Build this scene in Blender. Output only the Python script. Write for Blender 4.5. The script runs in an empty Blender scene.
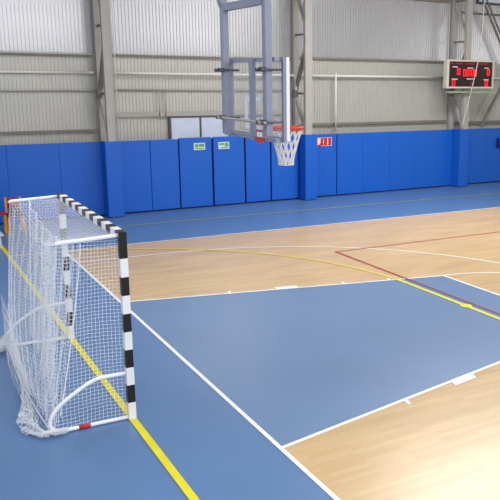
import bpy, bmesh, math, random
from mathutils import Vector, Matrix
random.seed(7)
S = bpy.context.scene
COL = S.collection
PI = math.pi

# ------------------------------------------------------------------ materials
def lin(c):
    return tuple(((v/255)/12.92 if v/255 <= .04045 else ((v/255+.055)/1.055)**2.4) for v in c)

def mat(name, rgb, rough=.5, metal=0.0, noise=0.0, nscale=4.0, bump=0.0, bscale=60.0, emit=0.0, spec=.5, alpha=1.0, stretch=None):
    m = bpy.data.materials.new(name); m.use_nodes = True
    nt = m.node_tree; b = nt.nodes['Principled BSDF']
    c = lin(rgb)
    b.inputs['Base Color'].default_value = (*c, 1)
    b.inputs['Roughness'].default_value = rough
    b.inputs['Metallic'].default_value = metal
    b.inputs['Specular IOR Level'].default_value = spec
    if alpha < 1: b.inputs['Alpha'].default_value = alpha
    if emit:
        b.inputs['Emission Color'].default_value = (*c, 1); b.inputs['Emission Strength'].default_value = emit
    tc = nt.nodes.new('ShaderNodeTexCoord')
    src = tc.outputs['Object']
    if stretch:
        mp = nt.nodes.new('ShaderNodeMapping'); mp.inputs['Scale'].default_value = stretch
        nt.links.new(src, mp.inputs['Vector']); src = mp.outputs['Vector']
    if noise:
        n = nt.nodes.new('ShaderNodeTexNoise'); n.inputs['Scale'].default_value = nscale; n.inputs['Detail'].default_value = 5
        nt.links.new(src, n.inputs['Vector'])
        mx = nt.nodes.new('ShaderNodeMix'); mx.data_type = 'RGBA'
        mx.inputs['A'].default_value = (*[v*(1-noise) for v in c], 1)
        mx.inputs['B'].default_value = (*[min(1, v*(1+noise)) for v in c], 1)
        nt.links.new(n.outputs['Fac'], mx.inputs['Factor'])
        nt.links.new(mx.outputs['Result'], b.inputs['Base Color'])
    if bump:
        n2 = nt.nodes.new('ShaderNodeTexNoise'); n2.inputs['Scale'].default_value = bscale
        nt.links.new(src, n2.inputs['Vector'])
        bp = nt.nodes.new('ShaderNodeBump'); bp.inputs['Strength'].default_value = bump; bp.inputs['Distance'].default_value = .01
        nt.links.new(n2.outputs['Fac'], bp.inputs['Height']); nt.links.new(bp.outputs['Normal'], b.inputs['Normal'])
    return m

def wood_mat():
    m = bpy.data.materials.new('parquet'); m.use_nodes = True
    nt = m.node_tree; b = nt.nodes['Principled BSDF']; b.inputs['Roughness'].default_value = .27
    b.inputs['Specular IOR Level'].default_value = .45
    tc = nt.nodes.new('ShaderNodeTexCoord')
    br = nt.nodes.new('ShaderNodeTexBrick')
    br.inputs['Scale'].default_value = 1.0
    br.inputs['Brick Width'].default_value = .9; br.inputs['Row Height'].default_value = .07
    br.inputs['Mortar Size'].default_value = .0012; br.inputs['Mortar Smooth'].default_value = .6
    br.inputs['Color1'].default_value = (*lin((208, 178, 131)), 1)
    br.inputs['Color2'].default_value = (*lin((199, 167, 120)), 1)
    br.inputs['Mortar'].default_value = (*lin((196, 162, 118)), 1)
    nt.links.new(tc.outputs['Object'], br.inputs['Vector'])
    n = nt.nodes.new('ShaderNodeTexNoise'); n.inputs['Scale'].default_value = .9; n.inputs['Detail'].default_value = 6
    mp = nt.nodes.new('ShaderNodeMapping'); mp.inputs['Scale'].default_value = (.8, 3.0, 1)
    nt.links.new(tc.outputs['Object'], mp.inputs['Vector']); nt.links.new(mp.outputs['Vector'], n.inputs['Vector'])
    rp = nt.nodes.new('ShaderNodeMapRange'); rp.inputs['To Min'].default_value = .80; rp.inputs['To Max'].default_value = 1.20
    nt.links.new(n.outputs['Fac'], rp.inputs['Value'])
    mx = nt.nodes.new('ShaderNodeMix'); mx.data_type = 'RGBA'; mx.blend_type = 'MULTIPLY'; mx.inputs['Factor'].default_value = 1
    nt.links.new(br.outputs['Color'], mx.inputs['A']); nt.links.new(rp.outputs['Result'], mx.inputs['B'])
    nt.links.new(mx.outputs['Result'], b.inputs['Base Color'])
    return m

M = dict(
    blue=mat('blue_floor_paint', (90, 124, 168), .3, noise=.10, nscale=.7, bump=.02, bscale=25),
    key=mat('key_blue_paint', (104, 132, 168), .32, noise=.09, nscale=.8),
    wood=wood_mat(),
    white_line=mat('white_line_paint', (240, 240, 238), .4),
    yellow_line=mat('yellow_line_paint', (226, 214, 22), .45, noise=.12, nscale=6),
    faint_yellow=mat('worn_yellow_paint', (226, 196, 92), .45, noise=.1, nscale=5),
    dull_yellow=mat('dull_yellow_paint', (176, 182, 104), .45, noise=.15, nscale=5),
    red_line=mat('red_line_paint', (168, 62, 48), .45, noise=.1, nscale=5),
    red_key=mat('red_line_on_blue', (136, 62, 84), .45, noise=.1, nscale=5),
    faint_red=mat('worn_red_paint', (190, 110, 80), .45, noise=.15, nscale=5),
    pad=mat('blue_vinyl', (18, 96, 196), .42, noise=.05, nscale=2.0, bump=.03, bscale=8),
    pad_seam=mat('dark_blue_backing', (10, 34, 100), .7),
    sheet=mat('galvanised_sheet', (196, 194, 186), .36, metal=.3, noise=.06, nscale=1.2),
    sheet_up=mat('upper_sheet_cool_sheen', (196, 196, 198), .24, metal=.4, noise=.07, nscale=.8),  # same sheet as below, the cool sheen of reflected skylight put into its colour
    steel=mat('grey_painted_steel', (176, 172, 165), .5, noise=.10, nscale=3),
    dark_steel=mat('dark_steel', (128, 122, 114), .55, noise=.12, nscale=5),
    pipe=mat('cream_pipe', (232, 229, 218), .45),
    grey_pipe=mat('grey_pipe', (172, 168, 160), .45),
    hoop_steel=mat('blue_grey_paint', (146, 150, 168), .4, noise=.05, nscale=3),
    clamp=mat('clamp_steel', (96, 98, 104), .4, metal=.5),
    white=mat('white_enamel', (250, 250, 250), .35),
    post_white=mat('white_post_paint', (246, 246, 244), .35),
    post_black=mat('black_post_paint', (26, 20, 18), .4),
    net=mat('white_net_cord', (238, 240, 244), .7),
    orange=mat('orange_red_enamel', (226, 62, 34), .4),
    hoop_net=mat('hoop_net_cord', (240, 238, 236), .7),
    red=mat('red_tape', (206, 40, 44), .5),
    green=mat('green_print', (96, 160, 110), .5),
    sign_pale=mat('pale_green_sign', (206, 226, 206), .5),
    sign_red=mat('red_sign', (190, 36, 48), .5),
    sign_white=mat('sign_white', (244, 228, 232), .5),
    navy=mat('navy_plastic', (14, 26, 110), .4),
    board_black=mat('scoreboard_face', (38, 22, 20), .5),
    led=mat('red_led', (255, 24, 44), .5, emit=1.1),
    led_dim=mat('dim_red_led', (150, 20, 30), .5, emit=.25),
    frame_cream=mat('cream_frame', (214, 208, 192), .5),
    shelf=mat('pale_green_steel', (150, 172, 140), .5),
    cord=mat('pale_cord', (214, 212, 204), .7),
    window_frame=mat('dark_window_frame', (86, 80, 78), .5),
    wall=mat('plain_wall', (190, 188, 184), .8),
    ceiling=mat('ceiling_sheet', (196, 196, 198), .7),
    chair_red=mat('dark_red_plastic', (150, 28, 34), .45),
    chair_yellow=mat('yellow_orange_wood', (226, 160, 52), .5),
    dark=mat('dark_fabric', (36, 26, 34), .8),
    bench=mat('pale_grey_bench', (196, 200, 206), .5),
)
def glassmat(name, rgb, alpha, rough=.06):
    m = mat(name, rgb, rough, alpha=alpha); return m
M['acrylic'] = glassmat('clear_acrylic', (205, 212, 220), .14)
M['pane'] = mat('daylit_pane', (176, 184, 200), .2, emit=.38, noise=.25, nscale=2.5)

# ------------------------------------------------------------------ helpers
def finish(name, bm, m, parent=None, smooth=False, bevel=0.0):
    if bevel:
        bmesh.ops.bevel(bm, geom=list(bm.edges), offset=bevel, segments=2, affect='EDGES', profile=.5)
    me = bpy.data.meshes.new(name)
    ms = m if isinstance(m, (list, tuple)) else [m]
    for x in ms: me.materials.append(x)
    bmesh.ops.recalc_face_normals(bm, faces=bm.faces)
    if parent is not None:
        root = parent; off = Vector(root.location); r = root.parent
        while r: off += Vector(r.location); r = r.parent
        loc = Vector((0, 0, 0))
    else:
        vs = [v.co for v in bm.verts]
        lo = Vector([min(v[i] for v in vs) for i in range(3)]); hi = Vector([max(v[i] for v in vs) for i in range(3)])
        loc = Vector(((lo.x+hi.x)/2, (lo.y+hi.y)/2, lo.z)); off = loc
    for v in bm.verts: v.co -= off
    if smooth:
        for f in bm.faces: f.smooth = True
    bm.to_mesh(me); bm.free()
    o = bpy.data.objects.new(name, me); COL.objects.link(o)
    o.location = loc
    if parent is not None: o.parent = parent
    return o

def tag(o, label, cat, group=None, kind=None):
    o['label'] = label; o['category'] = cat
    if group: o['group'] = group
    if kind: o['kind'] = kind
    return o
def struct(o): o['kind'] = 'structure'; return o
def thing(name, loc, label, cat, group=None):
    o = bpy.data.objects.new(name, None); COL.objects.link(o); o.location = loc; o.empty_display_size = .1
    return tag(o, label, cat, group)
def copy_tree(o, parent=None):
    c = o.copy(); COL.objects.link(c); c.parent = parent
    for ch in list(o.children): copy_tree(ch, c)
    return c

# wall frame: s runs along the far wall, dep goes behind the pad fronts, z up
WA = math.atan(0.0369); WU = Vector((math.cos(WA), math.sin(WA), 0)); WN = Vector((math.sin(WA), -math.cos(WA), 0)); WO = Vector((0, 12.44, 0))
def W(s, dep, z): return WO + WU*s - WN*dep + Vector((0, 0, z))

def hexa(bm, P, mi=0):
    v = [bm.verts.new(p) for p in P]
    for f in ((0,1,2,3),(4,5,6,7),(0,1,5,4),(1,2,6,5),(2,3,7,6),(3,0,4,7)):
        bm.faces.new([v[i] for i in f]).material_index = mi
def box(bm, x0, x1, y0, y1, z0, z1, mi=0):
    hexa(bm, [(x0,y0,z0),(x1,y0,z0),(x1,y1,z0),(x0,y1,z0),(x0,y0,z1),(x1,y0,z1),(x1,y1,z1),(x0,y1,z1)], mi)
def wbox(bm, s0, s1, d0, d1, z0, z1, mi=0):
    hexa(bm, [W(s0,d0,z0),W(s1,d0,z0),W(s1,d1,z0),W(s0,d1,z0),W(s0,d0,z1),W(s1,d0,z1),W(s1,d1,z1),W(s0,d1,z1)], mi)

def tube(bm, pts, r, n=8, mi=0, closed=False, cap=True):
    pts = [Vector(p) for p in pts]
    N = len(pts); rings = []
    ref = None
    for i, p in enumerate(pts):
        if closed: t = pts[(i+1) % N]-pts[i-1]
        else: t = pts[min(i+1, N-1)]-pts[max(i-1, 0)]
        if t.length < 1e-9: t = Vector((0, 0, 1))
        t.normalize()
        if ref is None: ref = Vector((0,0,1)) if abs(t.z) < .9 else Vector((1,0,0))
        a = ref - t*ref.dot(t)
        if a.length < 1e-4: a = Vector((1,0,0)) - t*t.x
        a.normalize(); ref = a; b = t.cross(a)
        rr = r[i] if isinstance(r, (list, tuple)) else r
        rings.append([bm.verts.new(p+(a*math.cos(2*PI*k/n)+b*math.sin(2*PI*k/n))*rr) for k in range(n)])
    for i in range(N if closed else N-1):
        A, B = rings[i], rings[(i+1) % N]
        for k in range(n):
            bm.faces.new((A[k], A[(k+1)%n], B[(k+1)%n], B[k])).material_index = mi
    if cap and not closed and n > 3:
        bm.faces.new(rings[0]).material_index = mi; bm.faces.new(rings[-1]).material_index = mi
def bar(bm, a, b, w, h=None, mi=0, side=None):
    """rectangular bar from a to b, w wide along side, h the other way"""
    h = h or w; a = Vector(a); b = Vector(b); t = (b-a).normalized()
    s = Vector(side) if side is not None else (Vector((0,0,1)) if abs(t.z) < .9 else Vector((0,1,0)))
    s = (s - t*s.dot(t)).normalized(); q = t.cross(s)
    P = []
    for p in (a, b):
        for i, j in ((-1,-1),(1,-1),(1,1),(-1,1)): P.append(p+s*(w/2*i)+q*(h/2*j))
    hexa(bm, P, mi)
def smooth_path(pts, k=6, closed=False):
    pts = [Vector(p) for p in pts]; out = []; N = len(pts)
    for i in range(N-1):
        p0 = pts[max(i-1,0)]; p1 = pts[i]; p2 = pts[i+1]; p3 = pts[min(i+2,N-1)]
        for j in range(k):
            t = j/k
            out.append(.5*((2*p1)+(p2-p0)*t+(2*p0-5*p1+4*p2-p3)*t*t+(-p0+3*p1-3*p2+p3)*t**3))
    out.append(pts[-1]); return out
def netgrid(bm, F, nu, nv, r, jit=0.0, rows=True, cols=True):
    G = [[Vector(F(i/nu, j/nv)) + Vector([random.gauss(0, jit) for _ in range(3)]) for j in range(nv+1)] for i in range(nu+1)]
    if cols:
        for i in range(nu+1): tube(bm, G[i], r, 3, cap=False)
    if rows:
        for j in range(nv+1): tube(bm, [G[i][j] for i in range(nu+1)], r, 3, cap=False)
def quad(bm, pts, z, mi=0):
    bm.faces.new([bm.verts.new((x, y, z)) for x, y in pts]).material_index = mi
def arc_strip(bm, cx, cy, r0, r1, a0, a1, z, n=48, mi=0):
    for i in range(n):
        A = a0+(a1-a0)*i/n; B = a0+(a1-a0)*(i+1)/n
        quad(bm, [(cx+r0*math.cos(A), cy+r0*math.sin(A)), (cx+r1*math.cos(A), cy+r1*math.sin(A)),
                  (cx+r1*math.cos(B), cy+r1*math.sin(B)), (cx+r0*math.cos(B), cy+r0*math.sin(B))], z, mi)
def line(bm, a, b, w, z, mi=0):
    ax, ay = a; bx_, by = b; L = math.hypot(bx_-ax, by-ay); nx, ny = -(by-ay)/L*w/2, (bx_-ax)/L*w/2
    quad(bm, [(ax+nx, ay+ny), (bx_+nx, by+ny), (bx_-nx, by-ny), (ax-nx, ay-ny)], z, mi)

# ------------------------------------------------------------------ camera
cx, cy, cz, yaw, pitch, roll, f = CAM = (-2.0430, -7.9780, 3.6370, 1.02058, 0.21742, 0.01005, 770.93)
fw = Vector((math.cos(yaw)*math.cos(pitch), math.sin(yaw)*math.cos(pitch), -math.sin(pitch)))
r = Vector((math.sin(yaw), -math.cos(yaw), 0)); u = r.cross(fw)
r2 = r*math.cos(roll)+u*math.sin(roll); u2 = -r*math.sin(roll)+u*math.cos(roll)
cd = bpy.data.cameras.new('camera'); co = bpy.data.objects.new('camera', cd); COL.objects.link(co)
co.matrix_world = Matrix(((r2.x, u2.x, -fw.x, cx), (r2.y, u2.y, -fw.y, cy), (r2.z, u2.z, -fw.z, cz), (0, 0, 0, 1)))
cd.sensor_width = 36; cd.lens = 36*f/500; cd.shift_x = -103.864/500; cd.shift_y = .302/500; cd.clip_end = 200
S.camera = co

# ------------------------------------------------------------------ the setting
X0, X1, Y0, Y1, ZC = -9.0, 34.0, -14.0, 14.8, 8.0
BX = 1.09                       # basketball end line
bm = bmesh.new(); box(bm, X0, X1, Y0, Y1, -.12, 0)
floor = struct(finish('floor', bm, M['blue']))
bm = bmesh.new(); quad(bm, [(BX, -6.0), (BX+28, -6.0), (BX+28, 9.0), (BX, 9.0)], .002)
finish('wooden_court', bm, M['wood'], floor)
bm = bmesh.new(); quad(bm, [(BX, -1.5), (BX+5.8, -.3), (BX+5.8, 3.3), (BX, 4.5)], .0035)
finish('key_area', bm, M['key'], floor)
bm = bmesh.new(); Z = .0055; w = .05
line(bm, (BX, -6.0), (BX, 9.0), w, Z); line(bm, (BX-.025, 9.0), (BX+28, 9.0), w, Z); line(bm, (BX, -6), (BX+28, -6), w, Z)
line(bm, (BX, 4.5), (BX+5.8, 3.3), w, Z+.0003); line(bm, (BX, -1.5), (BX+5.8, -.3), w, Z+.0003)
line(bm, (BX+5.8, -.3), (BX+5.8, 3.3), w, Z+.0006)
arc_strip(bm, BX+5.8, 1.5, 1.775, 1.825, -PI/2, PI/2, Z+.0009, 36)
line(bm, (BX+14, -6), (BX+14, 9), w, Z+.0003); arc_strip(bm, BX+14, 1.5, 1.775, 1.825, 0, 2*PI, Z+.0009, 48)
hcx = BX+1.575
arc_strip(bm, hcx, 1.5, 6.2, 6.25, -PI/2, PI/2, Z+.0012, 90)
for yy in (1.5-6.225, 1.5+6.225): line(bm, (BX, yy), (hcx, yy), w, Z+.0012)
# free-throw lane marks outside the lane lines
sl = 1.2/5.8; LL = math.hypot(5.8, 1.2)
for sgn, yb in ((1, 4.5), (-1, -1.5)):
    dx, dy = 5.8/LL, -sgn*1.2/LL; nx, ny = sgn*1.2/LL, sgn*5.8/LL
    for t0, t1 in ((1.80, 1.85), (2.65, 3.05), (3.90, 3.95), (4.80, 4.85)):
        P = []
        for t, q in ((t0, .02), (t1, .02), (t1, .14), (t0, .14)): P.append((BX+dx*t+nx*q, yb+dy*t+ny*q))
        quad(bm, P, Z+.0015)
finish('white_court_line', bm, M['white_line'], floor)
bm = bmesh.new(); Z = .0085
line(bm, (0, -9), (0, 11.2), .08, Z); line(bm, (0, 11.2), (30, 11.2), .06, Z+.0002, 2)
line(bm, (5.96, 0.0), (5.96, 3.0), .08, Z)
def wedge(a0, a1, cyy, mi): arc_strip(bm, 0, cyy, 5.92, 6.0, a0, a1, Z+.0005, 30, mi)
# on the far side the arc leaves the key and becomes worn on the wood
kb = math.atan2(3.49-3.0, 5.96)
wedge(0, kb, 3, 0); wedge(kb, math.acos(BX/5.96), 3, 1); wedge(math.acos(BX/5.96), PI/2, 3, 0)
wedge(-kb*.6, 0, 0, 0); wedge(-math.acos(BX/5.96), -kb*.6, 0, 1); wedge(-PI/2, -math.acos(BX/5.96), 0, 0)
bmesh.ops.create_circle(bm, cap_ends=True, segments=24, radius=.10, matrix=Matrix.Translation((5.96, 1.5, Z+.001)))
finish('yellow_handball_line', bm, [M['yellow_line'], M['faint_yellow'], M['dull_yellow']], floor)
bm = bmesh.new(); Z = .0105
line(bm, (6.13, -3.0), (6.13, -.25), .05, Z, 0); line(bm, (6.13, -.25), (6.13, 3.45), .05, Z, 1); line(bm, (6.13, 3.45), (6.13, 6.1), .05, Z, 0)
line(bm, (6.1, 6.1), (24.1, 6.1), .05, Z+.0003, 2); line(bm, (6.1, -3.0), (24.1, -3.0), .05, Z+.0003, 2)
finish('red_volleyball_line', bm, [M['red_line'], M['red_key'], M['faint_red']], floor)

# far wall: ribbed sheet in two courses
def ribbed(bm, s0, s1, z0, z1, dep, pitch=.095, h=.014):
    n = int((s1-s0)/pitch); prof = []
    for i in range(n+1):
        a = s0+i*pitch
        prof += [(a, dep), (a+pitch*.42, dep), (a+pitch*.52, dep-h), (a+pitch*.86, dep-h), (a+pitch*.96, dep)]
    lo = [bm.verts.new(W(s, d, z0)) for s, d in prof]; hi = [bm.verts.new(W(s, d, z1)) for s, d in prof]
    for i in range(len(prof)-1): bm.faces.new((lo[i], lo[i+1], hi[i+1], hi[i]))
bm = bmesh.new(); ribbed(bm, -9.2, 34.5, 0, 4.28, 1.0)
wall_far = struct(finish('wall_far', bm, M['sheet']))
bm = bmesh.new(); ribbed(bm, -9.2, 34.5, 4.26, 8.0, .985)
finish('upper_sheet', bm, M['sheet_up'], wall_far)
bm = bmesh.new(); wbox(bm, -9.2, 34.5, 1.02, 1.10, 0, 8.0); finish('backing', bm, M['wall'], wall_far)
bm = bmesh.new(); box(bm, X0-.15, X0, Y0, Y1-.2, 0, ZC); struct(finish('wall_left', bm, M['wall']))
bm = bmesh.new(); box(bm, X1, X1+.15, Y0, Y1, 0, ZC); struct(finish('wall_right', bm, M['wall']))
bm = bmesh.new(); box(bm, X0-.15, X1+.15, Y0-.15, Y0, 0, ZC); struct(finish('wall_near', bm, M['wall']))
bm = bmesh.new(); box(bm, X0-.15, X1+.15, Y0-.15, Y1+.2, ZC, ZC+.15); struct(finish('ceiling', bm, M['ceiling']))

# window low in the far wall, above the pads, and the high one at upper right
def window(name, s0, s1, z0, z1, mull):
    bm = bmesh.new(); t = .07
    wbox(bm, s0, s1, .90, .97, z1-t, z1); wbox(bm, s0, s1, .90, .97, z0, z0+t)
    for a in [s0, s1-t]+list(mull): wbox(bm, a, a+(t if a in (s0, s1-t) else .045), .90, .97, z0+t, z1-t)
    o = struct(finish(name, bm, M['window_frame']))
    bm = bmesh.new(); wbox(bm, s0+t, s1-t, .93, .95, z0+t, z1-t)
    finish('pane', bm, M['pane'], o)
window('window_1', 5.02, 6.92, .95, 2.61, [5.95])
window('window_2', 16.45, 20.0, 6.30, 7.2, [17.6, 18.8])

# ------------------------------------------------------------------ blue pads
def pad(s0, s1, label, gap=.03, dep=.40, top=1.98, z0=.04, group='blue wall pads'):
    bm = bmesh.new(); wbox(bm, s0+gap/2, s1-gap/2, dep, dep+.07, z0, top)
    o = finish('wall_pad', bm, M['pad'], bevel=.012 if gap > .01 else .004)
    return tag(o, label, 'wall pad', group)
pads = [
 (-3.0,-1.8,.012,'blue wall pad farthest left beyond the frame edge'),
 (-1.8,-.6,.012,'blue wall pad second from the far left end'),
 (-.6,.62,.005,'blue wall pad behind the red and yellow chair, at the left picture edge'),
 (.62,1.88,.005,'blue wall pad behind the goal crossbar end, left of its neighbour by the column'),
 (1.88,2.95,.005,'blue wall pad just left of the leftmost padded column, above the goal crossbar'),
 (3.36,4.27,.012,'blue wall pad just right of the leftmost padded column'),
 (4.27,5.08,.014,'narrow blue wall pad left of the two pads that carry small green signs'),
 (5.08,6.10,.06,'blue wall pad with a small green sign, left one of the pair'),
 (6.10,7.12,.06,'blue wall pad with a small green sign, right one of the pair'),
 (7.12,7.97,.05,'narrow blue wall pad right of the green-signed pair, below the backboard'),
 (7.97,8.93,.05,'blue wall pad behind the basketball net, left of the middle padded column'),
 (9.35,10.33,.06,'blue wall pad carrying the red sign, right of the middle padded column'),
 (10.33,11.30,.006,'blue wall pad first right of the red-signed pad'),
 (11.30,12.38,.006,'blue wall pad second right of the red-signed pad'),
 (12.38,13.48,.004,'blue wall pad third right of the red-signed pad'),
 (13.48,14.46,.004,'blue wall pad fourth right of the red-signed pad'),
 (14.46,15.09,.004,'narrow blue wall pad in the shade left of the rightmost padded column'),
 (15.56,16.75,.004,'blue wall pad just right of the rightmost padded column'),
 (16.75,17.95,.012,'blue wall pad behind the navy box at the right picture edge'),
 (17.95,19.2,.012,'blue wall pad beyond the right picture edge'),
]
for s0, s1, g, lb in pads:
    up = .03 if 5 < s0 < 7 else 0
    pad(s0, s1, lb, g, top=1.98+up)
bm = bmesh.new(); wbox(bm, -3.0, 19.2, .475, .50, 0.0, 1.97);
tag(finish('pad_backing_board', bm, M['pad_seam']), 'dark blue backing board running behind all the wall pads', 'backing board')

cols = [(3.15, 'leftmost'), (9.145, 'middle'), (15.30, 'rightmost')]
cl = {'leftmost': 'blue padded column casing at the left, behind the goal crossbar',
      'middle': 'blue padded column casing in the middle, right of the basketball net',
      'rightmost': 'blue padded column casing at the right, below the scoreboard'}
for c, w_ in cols:
    t = thing('column_pad', W(c, 0, 0), cl[w_], 'column pad', 'padded column casings')
    hw = .205
    bm = bmesh.new(); wbox(bm, c-hw, c+hw, 0, .05, .02, 2.01); finish('front_pad', bm, M['pad'], t, bevel=.012)
    for a, b in ((c-hw, c-hw+.05), (c+hw-.05, c+hw)):
        bm = bmesh.new(); wbox(bm, a, b, .052, .47, .02, 2.01); finish('side_pad', bm, M['pad'], t, bevel=.01)

# ------------------------------------------------------------------ lattice columns
def lattice(c, label):
    t = thing('lattice_column', W(c, .1, 0), label, 'steel column', 'lattice steel columns')
    bm = bmesh.new(); wbox(bm, c-.115, c+.115, .065, .19, 0, ZC); finish('front_chord', bm, M['steel'], t)
    bm = bmesh.new(); wbox(bm, c-.09, c+.09, .82, .93, 0, ZC); finish('back_chord', bm, M['steel'], t)
    for a, b, m_ in ((4.55, 3.35, 'dark_steel'), (2.06, 3.15, 'steel'), (5.25, 6.25, 'steel'), (7.6, 6.4, 'steel')):
        bm = bmesh.new(); bar(bm, W(c-.02, .19, a), W(c-.02, .82, b), .11, .08, side=WU); finish('brace', bm, M[m_], t)
    for z in (4.95, 6.3, 3.22):
        bm = bmesh.new(); wbox(bm, c-.03, c+.03, .19, .82, z-.03, z+.03); finish('strut', bm, M['dark_steel'], t)
    bm = bmesh.new(); wbox(bm, c-.14, c-.02, .70, .84, 3.10, 3.32); finish('gusset_plate', bm, M['dark_steel'], t)
    return t
lc = lattice(3.17, 'grey lattice steel column at the left, rising behind the goal crossbar')
for c, lb in ((9.10, 'grey lattice steel column in the middle, right of the basketball backboard'),
              (15.38, 'grey lattice steel column at the right, behind the scoreboard')):
    o = copy_tree(lc); o.location = W(c, .1, 0); o['label'] = lb

# girts and pipes on the far wall
def wallbar(name, s0, s1, d0, d1, z0, z1, m, label, cat, group):
    bm = bmesh.new(); wbox(bm, s0, s1, d0, d1, z0, z1)
    return tag(finish(name, bm, M[m]), label, cat, group)
G = 'wall girts'
for s0, s1, z, h, lb in (
   (-3, 3.0, 4.19, .055, 'thin dark steel girt high on the left wall bay'),
   (3.24, 8.94, 4.22, .055, 'thin dark steel girt high on the bay behind the backboard'),
   (9.2, 15.2, 4.29, .055, 'thin dark steel girt high on the bay left of the scoreboard'),
   (-3, 3.0, 2.24, .07, 'thin dark steel girt low on the left wall bay, just above the pads'),
   (3.24, 8.94, 2.655, .13, 'broad grey steel girt above the low window'),
   (9.2, 15.2, 2.25, .07, 'thin dark steel girt just above the pads left of the scoreboard column'),
   (15.4, 20.5, 2.17, .10, 'dark steel girt just above the pads right of the scoreboard column'),
   (9.2, 15.2, 6.30, .10, 'dark steel girt at the top of the bay left of the scoreboard'),
   (15.4, 20.5, 5.97, .06, 'dark steel girt high at the right picture edge, under the high window')):
    wallbar('wall_girt', s0, s1, .88, .965, z-h/2, z+h/2, 'dark_steel' if h < .12 else 'grey_pipe', lb, 'steel girt', G)
def pipe(name, pts, r, m, label, group='wall pipes'):
    bm = bmesh.new(); tube(bm, pts, r, 8)
    return tag(finish(name, bm, M[m], smooth=True), label, 'pipe', group)
zp = 3.755
pipe('wall_pipe', [W(-3, .84+.05, zp), W(3.0, .89, zp)], .038, 'pipe', 'thick cream pipe along the left wall bay')
pipe('wall_pipe', smooth_path([W(3.24, .80, zp), W(6, .80, zp), W(8.86, .78, zp)], 2)+smooth_path([W(8.93, .78, zp), W(9.02, .77, zp-.04), W(9.05, .77, zp-.14)], 3)+[W(9.05, .76, 2.03)], .038, 'pipe', 'thick cream pipe behind the backboard that turns down beside the middle column')
pipe('wall_pipe', [W(9.22, .84, zp), W(15.2, .84, zp)], .04, 'pipe', 'thick cream pipe along the bay left of the scoreboard')
pipe('wall_pipe', [W(15.42, .84, zp), W(20.5, .84, zp)], .035, 'pipe', 'cream pipe on the bay right of the scoreboard')
pipe('conduit', [W(-3, .92, 3.29), W(3.0, .92, 3.29)], .028, 'grey_pipe', 'thin grey conduit below the cream pipe on the left bay', 'wall conduits')
pipe('conduit', [W(3.24, .92, 3.31), W(8.9, .92, 3.31)], .028, 'grey_pipe', 'thin grey conduit below the cream pipe behind the backboard', 'wall conduits')
pipe('drop_pipe', [W(4.76, .88, 3.33), W(4.76, .86, 2.5)], .016, 'grey_pipe', 'left one of two short drop pipes above the low window', 'short drop pipes')
pipe('drop_pipe', [W(4.93, .88, 3.33), W(4.93, .86, 2.5)], .016, 'grey_pipe', 'right one of two short drop pipes above the low window', 'short drop pipes')
pipe('drop_pipe', [W(10.50, .78, 3.86), W(10.50, .78, 2.03)], .03, 'pipe', 'cream drop pipe standing on the pads above the red sign')
pipe('hanging_cable', [W(3.31, .03, 8), W(3.335, .02, 5.2), W(3.32, .02, 2.03)], .014, 'cord', 'pale cable running down the leftmost steel column', 'hanging cables')
pipe('hanging_cable', smooth_path([W(15.68, -.30, 8.0), W(15.62, -.34, 6.2), W(15.56, -.33, 5.0), W(15.40, -.30, 3.9), W(15.05, -.10, 2.06)], 6), .016, 'cord', 'slack pale cord hanging in front of the scoreboard', 'hanging cables')
# wind bracing right of the third column
bm = bmesh.new(); bar(bm, W(16.2, .60, 6.75), W(18.6, .60, 3.05), .07, .05, side=WU); bar(bm, W(16.38, .60, 6.75), W(18.78, .60, 3.05), .04, .05, side=WU)
tag(finish('wind_brace', bm, M['dark_steel']), 'double diagonal steel brace falling to the right beside the scoreboard', 'steel brace')
bm = bmesh.new(); bar(bm, W(16.7, .72, 2.05), W(18.6, .72, 5.0), .10, .05, side=WU)
tag(finish('wind_brace', bm, M['dark_steel']), 'diagonal steel brace rising to the right below the scoreboard level', 'steel brace')

# ------------------------------------------------------------------ signs
def small_sign(s, z, label, marks):
    t = thing('exit_sign', W(s, .385, z-.1), label, 'sign', 'small green signs on the pads')
    bm = bmesh.new(); wbox(bm, s-.17, s+.17, .384, .396, z-.1, z+.1); finish('plate', bm, M['sign_pale'], t)
    bm = bmesh.new()
    for a, b, c, d in marks: wbox(bm, s+a, s+b, .378, .384, z+c, z+d)
    finish('print', bm, M['green'], t)
small_sign(5.70, 1.755, 'small pale green sign on the left pad of the door-wide pair', ((-.13,-.04,-.02,.07),(-.02,.14,-.01,.07),(-.12,.13,-.07,-.045)))
small_sign(6.445, 1.755, 'small pale green sign on the right pad of the door-wide pair', ((-.14,.02,.02,.07),(.04,.14,-.03,.07),(-.08,.12,-.07,-.045)))
t = thing('fire_equipment_sign', W(9.84, .385, 1.6), 'red and white sign on the pad right of the middle column', 'sign')
bm = bmesh.new(); wbox(bm, 9.56, 10.12, .384, .396, 1.60, 1.88); finish('plate', bm, M['sign_red'], t)
bm = bmesh.new()
wbox(bm, 9.59, 9.70, .378, .384, 1.70, 1.85); wbox(bm, 9.585, 9.66, .378, .384, 1.66, 1.70)
wbox(bm, 9.94, 9.975, .378, .384, 1.65, 1.84); wbox(bm, 9.80, 9.82, .378, .384, 1.66, 1.83)
for a, b, c, d in ((9.57,10.11,1.862,1.872),(9.72,10.11,1.61,1.622),(10.085,10.10,1.62,1.87)): wbox(bm, a, b, .378, .384, c, d)
finish('print', bm, M['sign_white'], t)
bm = bmesh.new(); wbox(bm, 17.2, 17.62, .30, .395, 1.27, 1.62)
tag(finish('wall_box', bm, M['navy'], bevel=.01), 'navy box on the pads at the right picture edge', 'box')

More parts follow.
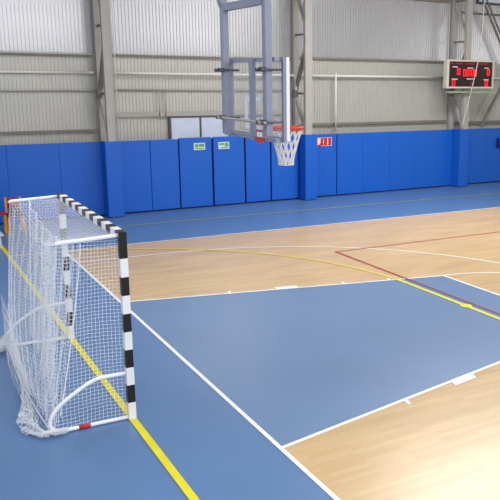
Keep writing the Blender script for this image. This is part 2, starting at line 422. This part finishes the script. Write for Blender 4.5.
# ------------------------------------------------------------------ scoreboard
t = thing('scoreboard', W(15.32, -.1, 3.39), 'black electronic scoreboard with red digits in a cream frame on the right column', 'scoreboard')
a0, a1, b0, b1 = 14.26, 16.38, 3.40, 4.33
bm = bmesh.new(); wbox(bm, a0+.05, a1-.05, -.13, .0, b0+.05, b1-.05); finish('face_panel', bm, M['board_black'], t)
bm = bmesh.new(); q = .075
wbox(bm, a0, a1, -.16, .01, b0, b0+q*.7); wbox(bm, a0, a1, -.16, .01, b1-q*.7, b1); wbox(bm, a0, a0+q*1.3, -.16, .01, b0+q*.7, b1-q*.7); wbox(bm, a1-q*.8, a1, -.16, .01, b0+q*.7, b1-q*.7)
finish('frame', bm, M['frame_cream'], t)
SEG = {'8': 'abcdefg', '0': 'abcdef', '1': 'bc', '2': 'abged', '3': 'abgcd', '5': 'afgcd'}
def digit(bm, s, z, w, h, ch):
    k = w*.24
    R = dict(a=(0, w, h-k, h), d=(0, w, 0, k), g=(0, w, h/2-k/2, h/2+k/2), f=(0, k, h/2, h), e=(0, k, 0, h/2), b=(w-k, w, h/2, h), c=(w-k, w, 0, h/2))
    for c in SEG[ch]:
        x0, x1, z0, z1 = R[c]; wbox(bm, s+x0, s+x1, -.138, -.128, z+z0, z+z1)
def digits(txt, s, z, w, h, m='led'):
    bm = bmesh.new(); x = s
    for ch in txt:
        if ch == ':':
            for zz in (.3, .62): wbox(bm, x, x+.03, -.138, -.128, z+h*zz, z+h*zz+.04)
            x += .05
        else: digit(bm, x, z, w, h, ch); x += w*1.28
    finish('digits', bm, M[m], t)
digits('0', 14.74, 3.84, .12, .22); digits('1', 14.62, 3.84, .1, .22, 'led_dim')
digits('00:00', 15.0, 3.80, .115, .23)
digits('0', 16.08, 3.84, .12, .2)
digits('0', 14.52, 3.47, .13, .2); digits('1', 15.28, 3.47, .1, .2, 'led_dim'); digits('0', 16.0, 3.47, .13, .2)
for s_, w_, z_ in ((14.52,.22,4.10),(15.18,.26,4.07),(15.95,.2,4.08),(14.50,.26,3.70),(15.16,.32,3.71),(15.93,.24,3.69)):
    bm = bmesh.new(); wbox(bm, s_, s_+w_, -.138, -.128, z_-.018, z_+.018); finish('caption_strip', bm, M['frame_cream'], t)
bm = bmesh.new()
for s_, w_ in ((14.42,.12),(14.66,.3),(15.1,.4),(15.62,.5)): wbox(bm, s_, s_+w_, -.138, -.128, 4.19, 4.235)
finish('name_lettering', bm, M['led_dim'], t)
bm = bmesh.new(); wbox(bm, 14.40, 16.62, -.10, .05, 3.24, 3.30)
tag(finish('support_rail', bm, M['shelf']), 'pale green steel rail fixed across the right column below the scoreboard', 'rail')

# ------------------------------------------------------------------ basketball backstop
HX = 2.27
t = thing('basketball_backstop', (HX-.15, 1.5, 2.9), 'hanging basketball backstop with grey steel frame, clear board and orange ring', 'basketball hoop')
zt, zb = 3.90, 2.885
bm = bmesh.new(); box(bm, HX-.008, HX+.008, .76, 2.37, zb+.03, zt-.03); bd = finish('backboard', bm, M['acrylic'], t)
bm = bmesh.new()
box(bm, HX-.0125, HX-.0085, 1.27, 1.345, 2.985, 3.41); box(bm, HX-.0125, HX-.0085, 1.84, 1.915, 2.985, 3.41)
box(bm, HX-.0125, HX-.0085, 1.345, 1.84, 3.345, 3.41); box(bm, HX-.0125, HX-.0085, 1.345, 1.84, 2.985, 3.04)
finish('target_rectangle', bm, M['white'], bd)
bm = bmesh.new()
box(bm, HX-.025, HX+.012, .70, .75, zb, zt); box(bm, HX-.05, HX+.02, 2.36, 2.43, zb, zt)
box(bm, HX-.04, HX+.012, .75, 2.36, zb-.02, zb+.045); box(bm, HX-.04, HX+.012, .75, 2.36, zt-.045, zt)
finish('board_frame', bm, M['hoop_steel'], t)
bm = bmesh.new(); box(bm, HX+.013, HX+.055, .69, .75, zb, zt)
finish('edge_strip', bm, M['white'], t)
bm = bmesh.new(); box(bm, HX-.165, HX-.122, 1.30, 1.41, zb-.02, zt); finish('centre_upright', bm, M['hoop_steel'], t)
PXp = 2.06
for y in (.76, 2.09):
    bm = bmesh.new(); box(bm, PXp-.045, PXp+.045, y-.055, y+.055, 2.95 if y < 1 else 2.9, 7.99 if y < 1 else 4.62)
    finish('hanging_post', bm, M['hoop_steel'], t, bevel=.012)
bm = bmesh.new(); bar(bm, (PXp, .82, 4.56), (PXp, 2.04, 4.56), .09, .09); finish('cross_tube', bm, M['hoop_steel'], t)
bm = bmesh.new(); bar(bm, (PXp, 2.09, 4.58), (PXp-1.1, 2.09, 7.98), .10, .10); finish('diagonal_stay', bm, M['hoop_steel'], t)
for y in (.76, 2.09):
    for z in (3.75, 3.12):
        bm = bmesh.new()
        box(bm, PXp-.075, PXp-.05, y-.10, y+.10, z-.022, z+.03)
        tube(bm, [(PXp-.085, y-.08, z), (HX-.05, y-.08, z)], .014, 8); tube(bm, [(PXp-.085, y+.08, z), (HX-.05, y+.08, z)], .014, 8)
        tube(bm, [(PXp-.12, y-.08, z), (PXp-.085, y-.08, z)], .026, 6); tube(bm, [(PXp-.12, y+.08, z), (PXp-.085, y+.08, z)], .026, 6)
        finish('clamp', bm, M['clamp'], t)
bm = bmesh.new(); tube(bm, [(PXp-.10, .62, 3.12), (PXp-.10, 2.2, 3.12)], .017, 8); finish('tie_rod', bm, M['grey_pipe'], t)
bm = bmesh.new(); box(bm, HX-.12, HX-.052, .74, 2.40, zt-.05, zt+.0); finish('top_rail', bm, M['hoop_steel'], t)
bm = bmesh.new(); box(bm, HX-.12, HX-.052, .74, 2.40, zb-.02, zb+.03); finish('bottom_rail', bm, M['hoop_steel'], t)
# ring
RX, RY, RZ, RR = HX+.40, 1.5, 3.0, .225
bm = bmesh.new()
tube(bm, [(RX+RR*math.cos(k*PI/18), RY+RR*math.sin(k*PI/18), RZ) for k in range(36)], .016, 8, closed=True)
tube(bm, [(RX+(RR+.002)*math.cos(k*PI/18), RY+(RR+.002)*math.sin(k*PI/18), RZ-.03) for k in range(36)], .010, 6, closed=True)
ring = finish('ring', bm, M['orange'], t, smooth=True)
bm = bmesh.new(); box(bm, HX+.012, HX+.03, 1.40, 1.60, 2.93, 3.05); box(bm, HX+.03, RX-RR+.01, 1.42, 1.58, 2.985, 3.01)
box(bm, HX+.03, HX+.12, 1.43, 1.45, 2.94, 2.985); box(bm, HX+.03, HX+.12, 1.55, 1.57, 2.94, 2.985)
finish('ring_bracket', bm, M['orange'], t)
bm = bmesh.new(); box(bm, HX-.135, HX-.125, 1.05, 1.30, 2.84, 2.90); finish('lower_plate', bm, M['orange'], t)
bm = bmesh.new(); box(bm, HX-.135, HX-.125, 1.12, 1.26, 2.91, 2.97); finish('label_plate', bm, M['white'], t)
# hoop net: two families of slanted cords
bm = bmesh.new()
def hn(a, v):   # v 0 top .. 1 bottom
    rr = RR*(1-.56*min(1, v*1.15)**.8); z = RZ-.03-.47*v
    return (RX+rr*math.cos(a), RY+rr*math.sin(a), z)
n = 12
for k in range(n):
    for sg in (1, -1):
        tube(bm, [hn(2*PI*(k+sg*.5*v*4)/n, v) for v in [i/16 for i in range(17)]], .0105, 5, cap=False)
tube(bm, [hn(2*PI*k/24, 1.0) for k in range(24)], .008, 5, closed=True)
finish('hoop_net', bm, M['hoop_net'], t, smooth=True)

# ------------------------------------------------------------------ handball goal
t = thing('handball_goal', (0, 1.5, 0), 'handball goal with black and white banded posts and a white net', 'goal')
h = .04; HT = 2.08
def banded(name, p0, p1, segs):
    """square section, bands given as (from, to, material index)"""
    bm = bmesh.new()
    for a, b, mi in segs:
        if p0 == 'z': box(bm, -h, h, p1-h, p1+h, a, b, mi)
        else: box(bm, -h, h, a, b, HT-2*h, HT, mi)
    bmesh.ops.remove_doubles(bm, verts=bm.verts, dist=1e-5)
    return finish(name, bm, [M['post_white'], M['post_black']], t)
ps = [(i*.2, (i+1)*.2, i % 2) for i in range(9)]+[(1.8, 2.08-2*h, 1)]
banded('goal_post', 'z', -.04, [s_ for s_ in ps]); banded('goal_post', 'z', 3.04, ps)
L = 3.16; nb = 17
cb = [(-.08, .08, 1)]; y = .08; k = 0
wdt = (3.0-.16)/15
for i in range(15): cb.append((.08+i*wdt, .08+(i+1)*wdt, i % 2))
cb.append((2.92, 3.08, 1)); banded('crossbar', 'y', 0, cb)
def support(y):
    bm = bmesh.new()
    pts = [(-.03,y,.535),(-.32,y,.53),(-.42,y,.50),(-.60,y,.40),(-.74,y,.30),(-.82,y,.20),(-.84,y,.11),(-.80,y,.045),(-.70,y,.025)]
    pts = [Vector(pts[0]), Vector(pts[1])] + smooth_path(pts[1:], 4)[1:] + [Vector((-.03, y, .025))]
    tube(bm, pts, .021, 10); finish('ground_support', bm, M['white'], t, smooth=True)
    bm = bmesh.new(); tube(bm, [(-.03, y, 2.045), (-.64, y, 2.02), (-.665, y, 2.0)], .021, 10); finish('top_arm', bm, M['white'], t, smooth=True)
support(-.04); support(3.04)
bm = bmesh.new(); tube(bm, [(-.44, -.04, .022), (-.56, -.04, .022)], .024, 10); finish('red_tape', bm, M['red'], t, smooth=True)
R = .0019; C = .045
def side(y, bulge):
    def F(a, b):   # a: front->back, b: bottom->top
        xb = -.80+.15*b**1.5
        x = -.045+(xb+.045)*a
        return (x, y+bulge*math.sin(PI*a)*math.sin(PI*b)+.006*math.sin(9*b+6*a), .03+(1.97+.01*a)*b + .012*math.sin(5*a)*(1-b))
    return F
bm = bmesh.new()
netgrid(bm, side(-.04, .03), 18, 50, R, .002)
netgrid(bm, side(3.04, -.03), 18, 50, R, .002)
# back panel hanging in folds, and the top panel
def back(a, b):
    z = .02+1.96*b
    fold = .022*math.sin(2*PI*a*7+1.5*math.sin(4*b))*(1-.6*b)
    return (-.80+.15*b**1.5+fold*.8-.08*math.sin(PI*a)*math.sin(PI*b), -.02+3.04*a, z-.18*math.sin(PI*a)*b**3)
netgrid(bm, back, 60, 42, R, .002)
def topn(a, b):
    sag = -.18*math.sin(PI*b)
    return (-.05-.59*a, -.02+3.04*b, 2.02-.03*a+sag*a)
netgrid(bm, topn, 16, 68, R, .002)
finish('net', bm, M['net'], t)
# inner drop net with a sagging head rope
bm = bmesh.new()
def drop(a, b):   # a near->far, b bottom->top
    y = -.01+3.02*a
    x = -.43-.30*(1-b)**1.2*(1-a)-.10*(1-b)*a+.02*math.sin(2*PI*a*7+2*b)+.008*math.sin(2*PI*a*17)
    return (x, y, .18+(1.84-.20*math.sin(PI*a)**.8)*b)
netgrid(bm, drop, 48, 38, R, .003)
tube(bm, [drop(i/40, 1) for i in range(41)], .006, 6); tube(bm, [drop(0, i/20) for i in range(21)], .006, 6); tube(bm, [drop(1, i/20) for i in range(21)], .006, 6)
finish('drop_net', bm, M['net'], t)
# gathered net near the rear corner: a narrow pleated fall
bm = bmesh.new()
def fall(a, b):
    w_ = .10+.12*(1-b)
    return (-.70-.08*(1-b)+.045*math.sin(2*PI*a*6)+.03*math.sin(13*a+7*b), .04+(.55*a)*(.45+.55*(1-b)), .04+1.92*b)
netgrid(bm, fall, 13, 36, R, .005)
def fest(a, b):   # loose swags low on the back panel
    return (-.86-.10*math.sin(PI*a)*(1-b), 0.0+3.0*a, .04+.75*b*(1-.25*math.sin(PI*a))-.0)
netgrid(bm, fest, 36, 10, R, .006)
for k in range(9):
    z0 = .75-.07*k
    tube(bm, [(-.84-.03*random.random(), .1+2.4*i/16, z0*(1-.75*math.sin(PI*i/16)**.8)+.03) for i in range(17)], .0035, 5, cap=False)
tube(bm, [(-.83-.05*math.sin(PI*i/20), 3.04-3.08*i/20, .02) for i in range(21)], .008, 6)
finish('gathered_net', bm, M['net'], t)
# slack net heaped on the floor
def heap(path, rad, n, seed, r0=.0026):
    rnd = random.Random(seed); bm = bmesh.new(); P = smooth_path(path, 8); N = len(P)
    for k in range(n):
        ph = rnd.random()*6.28; q = []; fr = .5+rnd.random()*2.2; am = rnd.random()
        for i, p in enumerate(P):
            v = i/(N-1); rr = rad(v)*(.35+.65*am)
            a = ph+fr*v*6+rnd.gauss(0, .35)
            z = p.z+rr*.55*math.sin(a)
            q.append((p.x+rr*math.cos(a), p.y+rr*.6*math.cos(a*1.7+k), max(.006, z)))
        tube(bm, q, r0, 4, cap=False)
    return finish('slack_net', bm, M['net'], t)
heap([(-.80,-.02,.05),(-.92,-.06,.05),(-1.02,.16,.06),(-1.0,.45,.07),(-.92,1.0,.06),(-.84,1.8,.05),(-.84,2.5,.06),(-.84,3.0,.10)],
     lambda v: .035+.085*math.exp(-((v-.36)/.17)**2), 30, 3)
heap([(-.80,3.04,.20),(-.86,3.0,.12),(-.98,2.85,.06),(-1.25,2.75,.05),(-1.6,2.7,.04)], lambda v: .065+.02*math.sin(v*5), 50, 5)
heap([(-.70,-.08,.04),(-.80,-.10,.05),(-.90,-.08,.05)], lambda v: .05, 26, 9)

# ------------------------------------------------------------------ things by the wall at the left
t = thing('chair', (.54, 11.75, 0), 'red chair with yellow slatted frame behind the goal at the left edge', 'chair')
bm = bmesh.new(); box(bm, .36, .72, 11.55, 11.95, .40, .45); finish('seat', bm, M['chair_red'], t, bevel=.01)
bm = bmesh.new(); box(bm, .405, .675, 11.92, 11.94, .55, .80); finish('backrest', bm, M['chair_red'], t, bevel=.01)
for x, y_, z in ((.38,11.57,.40),(.70,11.57,.40),(.38,11.93,.82),(.70,11.93,.82)):
    bm = bmesh.new(); box(bm, x-.022, x+.022, y_-.022, y_+.022, 0, z); finish('leg', bm, M['chair_yellow'], t)
t = thing('stool', (.22, 11.75, 0), 'small red-topped stool with yellow legs at the left picture edge', 'stool')
bm = bmesh.new(); box(bm, .12, .33, 11.62, 11.88, .44, .50); finish('seat', bm, M['chair_red'], t, bevel=.01)
for x, y_ in ((.14,11.64),(.31,11.64),(.14,11.86),(.31,11.86)):
    bm = bmesh.new(); box(bm, x-.02, x+.02, y_-.02, y_+.02, 0, .44); finish('leg', bm, M['chair_yellow'], t)
bm = bmesh.new(); box(bm, .43, .66, 11.60, 11.86, .46, .62); 
for v in bm.verts:
    if v.co.z > .5: v.co.x += (.55-v.co.x)*.3; v.co.y += (11.73-v.co.y)*.5
tag(finish('dark_bag', bm, M['dark'], smooth=False, bevel=.03), 'small dark bag lying on the red chair behind the goal', 'bag')
t = thing('low_bench', (-.7, 10.1, 0), 'low pale grey bench at the left edge beside the yellow line', 'bench')
bm = bmesh.new(); box(bm, -1.6, .04, 9.9, 10.3, .26, .31); finish('seat', bm, M['bench'], t, bevel=.008)
for x in (-1.55, -.06):
    bm = bmesh.new(); box(bm, x, x+.05, 9.93, 10.27, 0, .26); finish('leg', bm, M['bench'], t)
bm = bmesh.new(); box(bm, -1.5, -.06, 9.95, 9.98, .02, .10); finish('rail', bm, M['white'], t)

# ------------------------------------------------------------------ light
def area(name, loc, rot, sx, sy, power, col=(1, 1, 1)):
    l = bpy.data.lights.new(name, 'AREA'); l.shape = 'RECTANGLE'; l.size = sx; l.size_y = sy; l.energy = power; l.color = col
    o = bpy.data.objects.new(name, l); COL.objects.link(o); o.location = loc; o.rotation_euler = rot
    return o
D = (1.0, .98, .95)
area('skylight', (4, -7, 7.9), (0, 0, 0), 16, 3.0, 1050, (.96, .98, 1))
area('skylight', (3, 4, 7.9), (0, 0, 0), 12, 2.0, 450, (.96, .98, 1))
area('skylight', (11.0, 6.9, 7.9), (0, 0, 0), 5.5, 2.2, 900, (.98, .99, 1))
for x in (-2, 8, 18):
    area('daylight_window_fill', (x, -13.8, 6.6), (math.radians(82), 0, 0), 7.5, 1.3, 350, (.98, .98, 1))
area('daylight_window_fill', (33.5, 0, 5.5), (math.radians(75), 0, math.radians(90)), 16, 3.0, 500, (1, .98, .95))
area('daylight_window_fill', (-8.8, 2, 5.6), (math.radians(75), 0, math.radians(-90)), 9, 2.0, 330, (.97, .98, 1))  # added fill from the left wall, brightens the backboard and posts from behind
w = bpy.data.worlds.new('world'); S.world = w; w.use_nodes = True
w.node_tree.nodes['Background'].inputs['Color'].default_value = (.75, .82, 1, 1)
w.node_tree.nodes['Background'].inputs['Strength'].default_value = .6

S.view_settings.view_transform = 'Standard'; S.view_settings.look = 'None'
S.view_settings.exposure = -0.13; S.view_settings.gamma = 1.0; S.view_settings.use_curve_mapping = False
S.cycles.max_bounces = 8; S.cycles.transparent_max_bounces = 16
